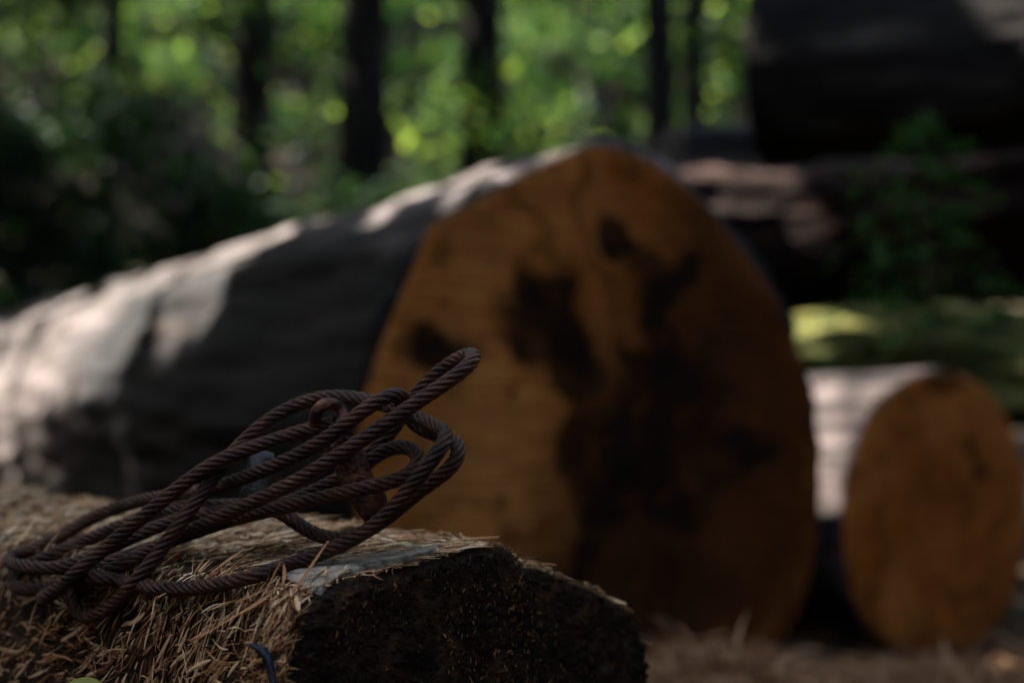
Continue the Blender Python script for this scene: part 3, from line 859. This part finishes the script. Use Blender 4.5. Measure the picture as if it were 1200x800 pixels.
# ------------------------------------------------------------------ foliage
def leaves(C, size, seed, flat=0.5, aspect=0.55, droop=0.0):
    "rhombic folded leaves at points C"
    g = np.random.default_rng(seed); k = len(C)
    a = g.uniform(0, 6.28, k); e = g.normal(size=k) * .45 - droop
    D = np.stack([np.cos(a) * np.cos(e), np.sin(a) * np.cos(e), np.sin(e)], 1)
    up = np.stack([g.normal(size=k) * flat, g.normal(size=k) * flat, np.ones(k)], 1)
    S = np.cross(D, up); S /= np.linalg.norm(S, axis=1)[:, None]; N = np.cross(S, D)
    L = (size * g.uniform(.6, 1.35, k))[:, None]
    V = np.stack([C - D * L * .5, C + S * L * aspect * .5 + N * L * .08 - D * L * .05, C + D * L * .5, C - S * L * aspect * .5 + N * L * .08 - D * L * .05], 1).reshape(-1, 3)
    b = np.arange(k)[:, None] * 4
    F = np.concatenate([b + np.array([0, 1, 2]), b + np.array([0, 2, 3])], 1).reshape(-1, 3)
    return V, F
def clumps(centers, rad, per, seed):
    g = np.random.default_rng(seed); out = []
    for c, r in zip(centers, rad):
        d = g.normal(size=(per, 3)); d /= np.linalg.norm(d, axis=1)[:, None]
        out.append(np.array(c) + d * (g.random(per) ** .45 * r)[:, None] * np.array([1, 1, .55]))
    return np.concatenate(out)

# points to be sunlit on the logs; crown leaves shading them are removed
SHAFTS = []
def shaft(tree, pts, r):
    for px, py in pts:
        loc, nrm = hit(tree, px, py)
        if loc is None: continue
        SHAFTS.append((np.array(loc), r + 0.06))
shaft(BIGB, [(655, 183), (620, 196), (585, 204), (550, 212), (515, 222), (480, 232)], .085)
shaft(BIGB, [(440, 240), (400, 250), (360, 262), (320, 275), (280, 292), (240, 305), (200, 315), (160, 325)], .10)
shaft(BIGB, [(130, 350), (60, 365), (90, 385), (150, 370), (130, 385), (50, 420), (20, 400), (20, 350), (-30, 450), (-40, 380), (-60, 500), (5, 440), (70, 400), (110, 370)], .15)
shaft(BIGB, [(75, 425), (25, 460), (5, 500), (-15, 540)], .07)
shaft(BIGB, [(250, 345)], .06)
shaft(BIGB, [(240, 325), (200, 340)], .07)
shaft(SMB, [(985, 455), (1010, 440), (975, 500), (970, 550), (1040, 432), (960, 440), (955, 520), (960, 575), (990, 480), (980, 530), (1020, 455)], .11)
shaft(MIDB, [(840, 212), (880, 225), (905, 238), (1150, 168), (1190, 168)], .11)
shaft(UPB, [(1165, 8), (1190, 12)], .05)
shaft(UPB, [(892, 62)], .02)
shaft(MOB, [(945, 385), (985, 378)], .05)
shaft(FARB, [(838, 165)], -.02)
def cull(C):  # drops leaves on the sun line, shaping gaps for the light
    L = np.array(SUN); keep = np.ones(len(C), bool)
    for p, r in SHAFTS:
        d = C - p; s = d @ L; q = np.linalg.norm(d - np.outer(s, L), axis=1)
        keep &= ~((q < r) & (s > 0))
    return C[keep]

def trunk_mesh(base, h, r0, r1, lean, seed, limbs=(), sides=14, seg=22):
    g = random.Random(seed)
    t = np.linspace(0, 1, seg)
    Q = np.array([[base[0] + lean[0] * u * h + .05 * math.sin(u * 5 + seed), base[1] + lean[1] * u * h + .05 * math.cos(u * 4 + seed), base[2] - .1 + u * (h + .1)] for u in t])
    rad = r0 + (r1 - r0) * t + r0 * .45 * np.exp(-t * h / .35)
    V, F = tube(Q, rad, sides)
    nse = fbm(V * np.array([1, 1, .35]), 9, 3, seed)
    c = np.repeat(Q, sides, axis=0); V = V + (V - c) * (nse * .09)[:, None]
    V = list(map(list, V))
    for (u, az, ln, rise) in limbs:
        p = np.array([np.interp(u, t, Q[:, k]) for k in range(3)]); rr = np.interp(u, t, rad)
        K = 7; L = np.array([p + np.array([math.cos(az), math.sin(az), 0]) * ln * s + np.array([0, 0, rise * ln * s * (1 - .3 * s)]) for s in np.linspace(0, 1, K)])
        v2, f2 = tube(L, np.linspace(rr * .45, rr * .08, K), 7)
        o = len(V); V += list(map(list, v2)); F += [[i + o for i in q] for q in f2]
    return np.array(V), F

def tree(label, x, y, h, r, crown_c, crown_r, nclump, per, seed, leaf='leaf', lsize=.1, lean=(0, 0), culled=True, name='forest_tree', group=None, cr=.55, limbs=9):
    z = float(gz(x, y)); g = np.random.default_rng(seed)
    root = thing(name, Vector((x, y, z)), label, 'tree', group)
    lim = [(g.uniform(.45, .95), g.uniform(0, 6.28), g.uniform(.8, 2.2), g.uniform(.1, .7)) for _ in range(limbs)]
    v, f = trunk_mesh((x, y, z), h, r, r * .35, lean, seed, lim)
    mesh_obj('trunk', v, f, M['trunk'], root)
    d = g.normal(size=(nclump, 3)); d /= np.linalg.norm(d, axis=1)[:, None]
    C = np.array(crown_c) + d * (g.random(nclump) ** .4)[:, None] * np.array(crown_r)
    L = clumps(C, g.uniform(.6, 1.2, nclump) * cr, per, seed + 1)
    if culled: L = cull(L)
    v, f = leaves(L, lsize, seed + 2)
    mesh_obj('crown', v, f, M[leaf], root, smooth=False)
    return root

# trees whose trunks show behind the logs
def px_tree(label, px, d, wpx, seed, h=9.0, lean=(0, 0), leaf='leaf', crown=True):
    p = at(px, 300, d); r = wpx / FPX * d / 2
    return tree(label, p.x, p.y, h, r, (p.x + lean[0] * h * .8, p.y, h * .86), (2.6, 2.6, 1.7), 55, 70, seed, leaf=leaf, lean=lean, lsize=.16, limbs=10, group='trees in the wood behind the logs')
px_tree('dark tree trunk rising behind the left part of the huge log', 295, 11.0, 64, 501)
px_tree('thick dark tree trunk, the second left of the sawn end', 424, 10.0, 70, 502, lean=(-.012, 0))
px_tree('dark tree trunk right behind the upper left edge of the sawn end', 556, 10.5, 66, 503, lean=(.004, 0))
px_tree('faint distant tree trunk straight above the peak of the huge sawn end', 695, 19.5, 44, 504)
px_tree('dark slim tree trunk left of its close twin, beside the dark upper log', 779, 9.0, 46, 505)
px_tree('thin dark tree trunk nearest the dark upper log', 822, 10.5, 33, 506)
px_tree('leftmost dim tree trunk, half lost in the undergrowth', 128, 12.0, 36, 507)

# unseen trees added as shade, crowns placed to block sun and sky
SG = 'unseen shade trees round the clearing'
def added_shade_tree(x, y, cz, cr, n, per, seed, h=9, off=(0, 0)):
    tree('unseen tall leafy tree added so that its crown shades the logs', x + off[0], y + off[1], h, .17, (x, y, cz), cr, n, per, seed, lsize=.17, name='shade_tree', group=SG, cr=.7)
added_shade_tree(-4.6, 2.8, 6.3, (2.4, 2.0, 1.0), 115, 90, 601)
added_shade_tree(-4.4, 5.2, 6.5, (2.3, 2.0, 1.0), 75, 90, 602, off=(0, -1.6))
added_shade_tree(-5.6, .4, 6.2, (2.2, 2.2, 1.1), 60, 90, 603)
added_shade_tree(-2.0, 4.2, 6.9, (2.6, 2.6, .8), 90, 90, 604, off=(-.6, -2.2))
added_shade_tree(-3.3, 6.6, 7.3, (3.0, 2.2, .8), 130, 90, 605)
added_shade_tree(-2.6, 5.9, 6.4, (2.1, 2.0, .5), 110, 90, 614, off=(-1.2, -2))
added_shade_tree(-6.6, 10.5, 7.0, (2.8, 2.8, 1.0), 80, 80, 606)
added_shade_tree(-7.0, 7.5, 6.5, (2.6, 2.6, 1.2), 70, 80, 607)
added_shade_tree(-9.0, 15, 8.0, (3.2, 3.2, 1.5), 90, 80, 608)
added_shade_tree(4.6, 2.6, 7.4, (2.8, 2.6, 1.0), 90, 80, 609)
added_shade_tree(4.6, -3.4, 7.0, (2.8, 2.8, 1.2), 80, 80, 611)
added_shade_tree(-3.4, -3.2, 6.8, (2.6, 2.6, 1.2), 80, 80, 612)
added_shade_tree(5.6, 6.2, 7.8, (3.0, 3.0, 1.2), 90, 80, 613)

# the wood behind: hanging branches and thickets that read as one mass
def wood():
    g = np.random.default_rng(701); C = []; rad = []
    for i in range(330):
        y = g.uniform(9, 24); x = g.uniform(-.47, .47) * y
        gz0 = float(gz(x, y))
        top = CAM_Z + .30 * y
        z = gz0 + (top - gz0) * g.random() ** .8
        # leave a dark hollow at the middle left
        px = 600 + x / y * FPX; py = 440 - (z - CAM_Z) / y * FPX
        if px < 270 and 110 < py < 260 and g.random() < .85: continue
        if px < 420 and py > 240 and g.random() < .6: continue
        C.append((x, y, z)); rad.append(g.uniform(.35, .8) * (y / 16) ** .5)
    P = clumps(C, rad, 95, 702)
    v, f = leaves(P, .12, 703)
    o = mesh_obj('woodland_foliage', v, f, M['leaf_far'], loc=Vector((0, 14, 0)), smooth=False)
    tag(o, 'sunlit green woodland leaves filling the background between the trunks', 'foliage', kind='stuff')
    # deep dense wood farther back, closing off the sky
    C = []; rad = []
    for i in range(900):
        y = g.uniform(25, 38); x = g.uniform(-.55, .55) * y; gz0 = float(gz(x, y))
        C.append((x, y, gz0 + g.random() * (.40 * y))); rad.append(g.uniform(.9, 1.5))
    P = clumps(C, rad, 60, 704)
    v, f = leaves(P, .34, 705)
    o = mesh_obj('distant_wood', v, f, M['leaf_dark'], loc=Vector((0, 30, 0)), smooth=False)
    tag(o, 'dark dense far wood closing the view behind the trees', 'foliage', kind='stuff')
wood()

def undergrowth():
    g = np.random.default_rng(731); C = []; rad = []
    for i in range(300):
        y = g.uniform(7.0, 9.5); px = g.uniform(-80, 470); x = (px - 600) / FPX * y
        top = (440 - (120 + min(95, max(0, px - 150) * .75) + max(0, px - 230) * .12 + 20 * math.sin(px * .03))) / FPX * y + CAM_Z
        C.append((x, y, g.uniform(.1, top))); rad.append(g.uniform(.22, .42))
    P = clumps(C, rad, 75, 732)
    v, f = leaves(P, .09, 733)
    o = mesh_obj('undergrowth', v, f, M['leaf_dark'], loc=Vector((-2, 8, 0)), smooth=False)
    tag(o, 'dark green undergrowth behind the back of the huge log', 'undergrowth', kind='stuff')
undergrowth()

# surrounding wood left, right and behind the viewer
def ring():
    g = np.random.default_rng(711)
    for i, (x, y) in enumerate([(-9, -2), (-8, -7), (-3, -8.5), (3, -9), (8, -6), (9.5, -1), (9, 4), (7.5, 8.5), (-9.5, 7), (-10, 3), (0, -7), (5.5, -7.5), (7.5, 1.5), (-6, -6), (7.6, -3.4), (-8.6, .4), (10.5, 7), (-11, 10)]):
        tree('tall leafy tree outside the picture at the edge of the clearing', x, y, 9, .18, (x, y, 4.6), (2.4, 2.4, 4.4), 90, 60, 720 + i * 5, leaf='leaf_dark', lsize=.28, name='unseen_edge_tree',
             group='unseen trees at the edge of the clearing', cr=.9)
ring()

# ------------------------------------------------------------------ undergrowth one can tell apart
def plant(name, label, base, h, nst, spread, leafn, lsize, mt, seed, cat='plant', arch=.3, aspect=.5):
    g = np.random.default_rng(seed)
    root = thing(name, Vector(base), label, cat)
    SV, SF, LC = [], [], []
    for i in range(nst):
        az = g.uniform(0, 6.28); sp = g.uniform(.25, 1) * spread; hh = h * g.uniform(.6, 1.05)
        K = 9; u = np.linspace(0, 1, K)
        Q = np.array([[base[0] + math.cos(az) * sp * s ** 1.4, base[1] + math.sin(az) * sp * s ** 1.4, base[2] + hh * (s - arch * s * s)] for s in u])
        v, f = tube(Q, np.linspace(.007, .002, K) * (h / .8), 5)
        o = sum(len(a) for a in SV); SV.append(v); SF += [[a + o for a in q] for q in f]
        for k in range(leafn):
            s = g.uniform(.25, 1.0)
            p = np.array([np.interp(s, u, Q[:, c]) for c in range(3)])
            LC.append(p + g.normal(size=3) * lsize * .7)
    mesh_obj('stem', np.concatenate(SV), SF, M['stem'], root)
    v, f = leaves(np.array(LC), lsize, seed + 1, aspect=aspect, droop=.2)
    mesh_obj('foliage', v, f, mt, root, smooth=False)
    return root
# sapling with drooping feathery twigs in front of the stack
def sapling():
    g = np.random.default_rng(801)
    p = at(1100, 440, 4.0); b = Vector((p.x, p.y, float(gz(p.x, p.y))))
    root = thing('sapling', b, 'bright green feathery sapling standing in front of the back log stack', 'sapling')
    top = at(1088, 130, 4.0)
    K = 16; Q = np.array([list(b + (top - b) * s + Vector((.03 * math.sin(s * 6), .02 * math.cos(s * 5), 0))) for s in np.linspace(0, 1, K)])
    v, f = tube(Q, np.linspace(.011, .003, K), 7); mesh_obj('stem', v, f, M['stem'], root)
    SV, SF, LC = [], [], []
    for i in range(30):
        s = .52 + .47 * i / 30; p0 = np.array([np.interp(s * (K - 1), np.arange(K), Q[:, c]) for c in range(3)])
        az = i * 2.4 + g.normal() * .3; ln = (.40 - .26 * (s - .52) / .48) * g.uniform(.7, 1.15)
        u = np.linspace(0, 1, 7)
        W = np.array([p0 + np.array([math.cos(az) * ln * a, math.sin(az) * ln * a * .6, ln * (.25 * a - .45 * a * a)]) for a in u])
        v, f = tube(W, np.linspace(.003, .001, 7), 5); o = sum(map(len, SV)); SV.append(v); SF += [[a + o for a in q] for q in f]
        for k in range(18):
            a = g.uniform(.1, 1); LC.append(np.array([np.interp(a, u, W[:, c]) for c in range(3)]) + g.normal(size=3) * .014)
    mesh_obj('twigs', np.concatenate(SV), SF, M['stem'], root)
    v, f = leaves(np.array(LC), .045, 802, aspect=.45, droop=.2); mesh_obj('foliage', v, f, M['leaf_sap'], root, smooth=False)
sapling()
def px_base(px, d):
    p = at(px, 440, d); return (p.x, p.y, float(gz(p.x, p.y)))
plant('dry_plant', 'pale yellowed leafy plant behind the back of the huge log', px_base(222, 8.0), 1.75, 9, .45, 16, .09, M['dry'], 811, arch=.2)
plant('leafy_shrub', 'bright green low leafy shrub at the far left edge', px_base(8, 7.0), 1.15, 8, .3, 16, .10, M['leaf_sap'], 813, arch=.2)
plant('leafy_shrub', 'dark green tall shrub left of the dim leftmost trunk', px_base(50, 9.5), 2.3, 14, .8, 26, .10, M['leaf_dark'], 815, arch=.2, cat='shrub')
plant('leafy_shrub', 'green shrub with pale leaves at the foot of the two dark trunks', px_base(355, 8.6), 1.9, 10, .5, 22, .10, M['leaf'], 817, arch=.2, cat='shrub')
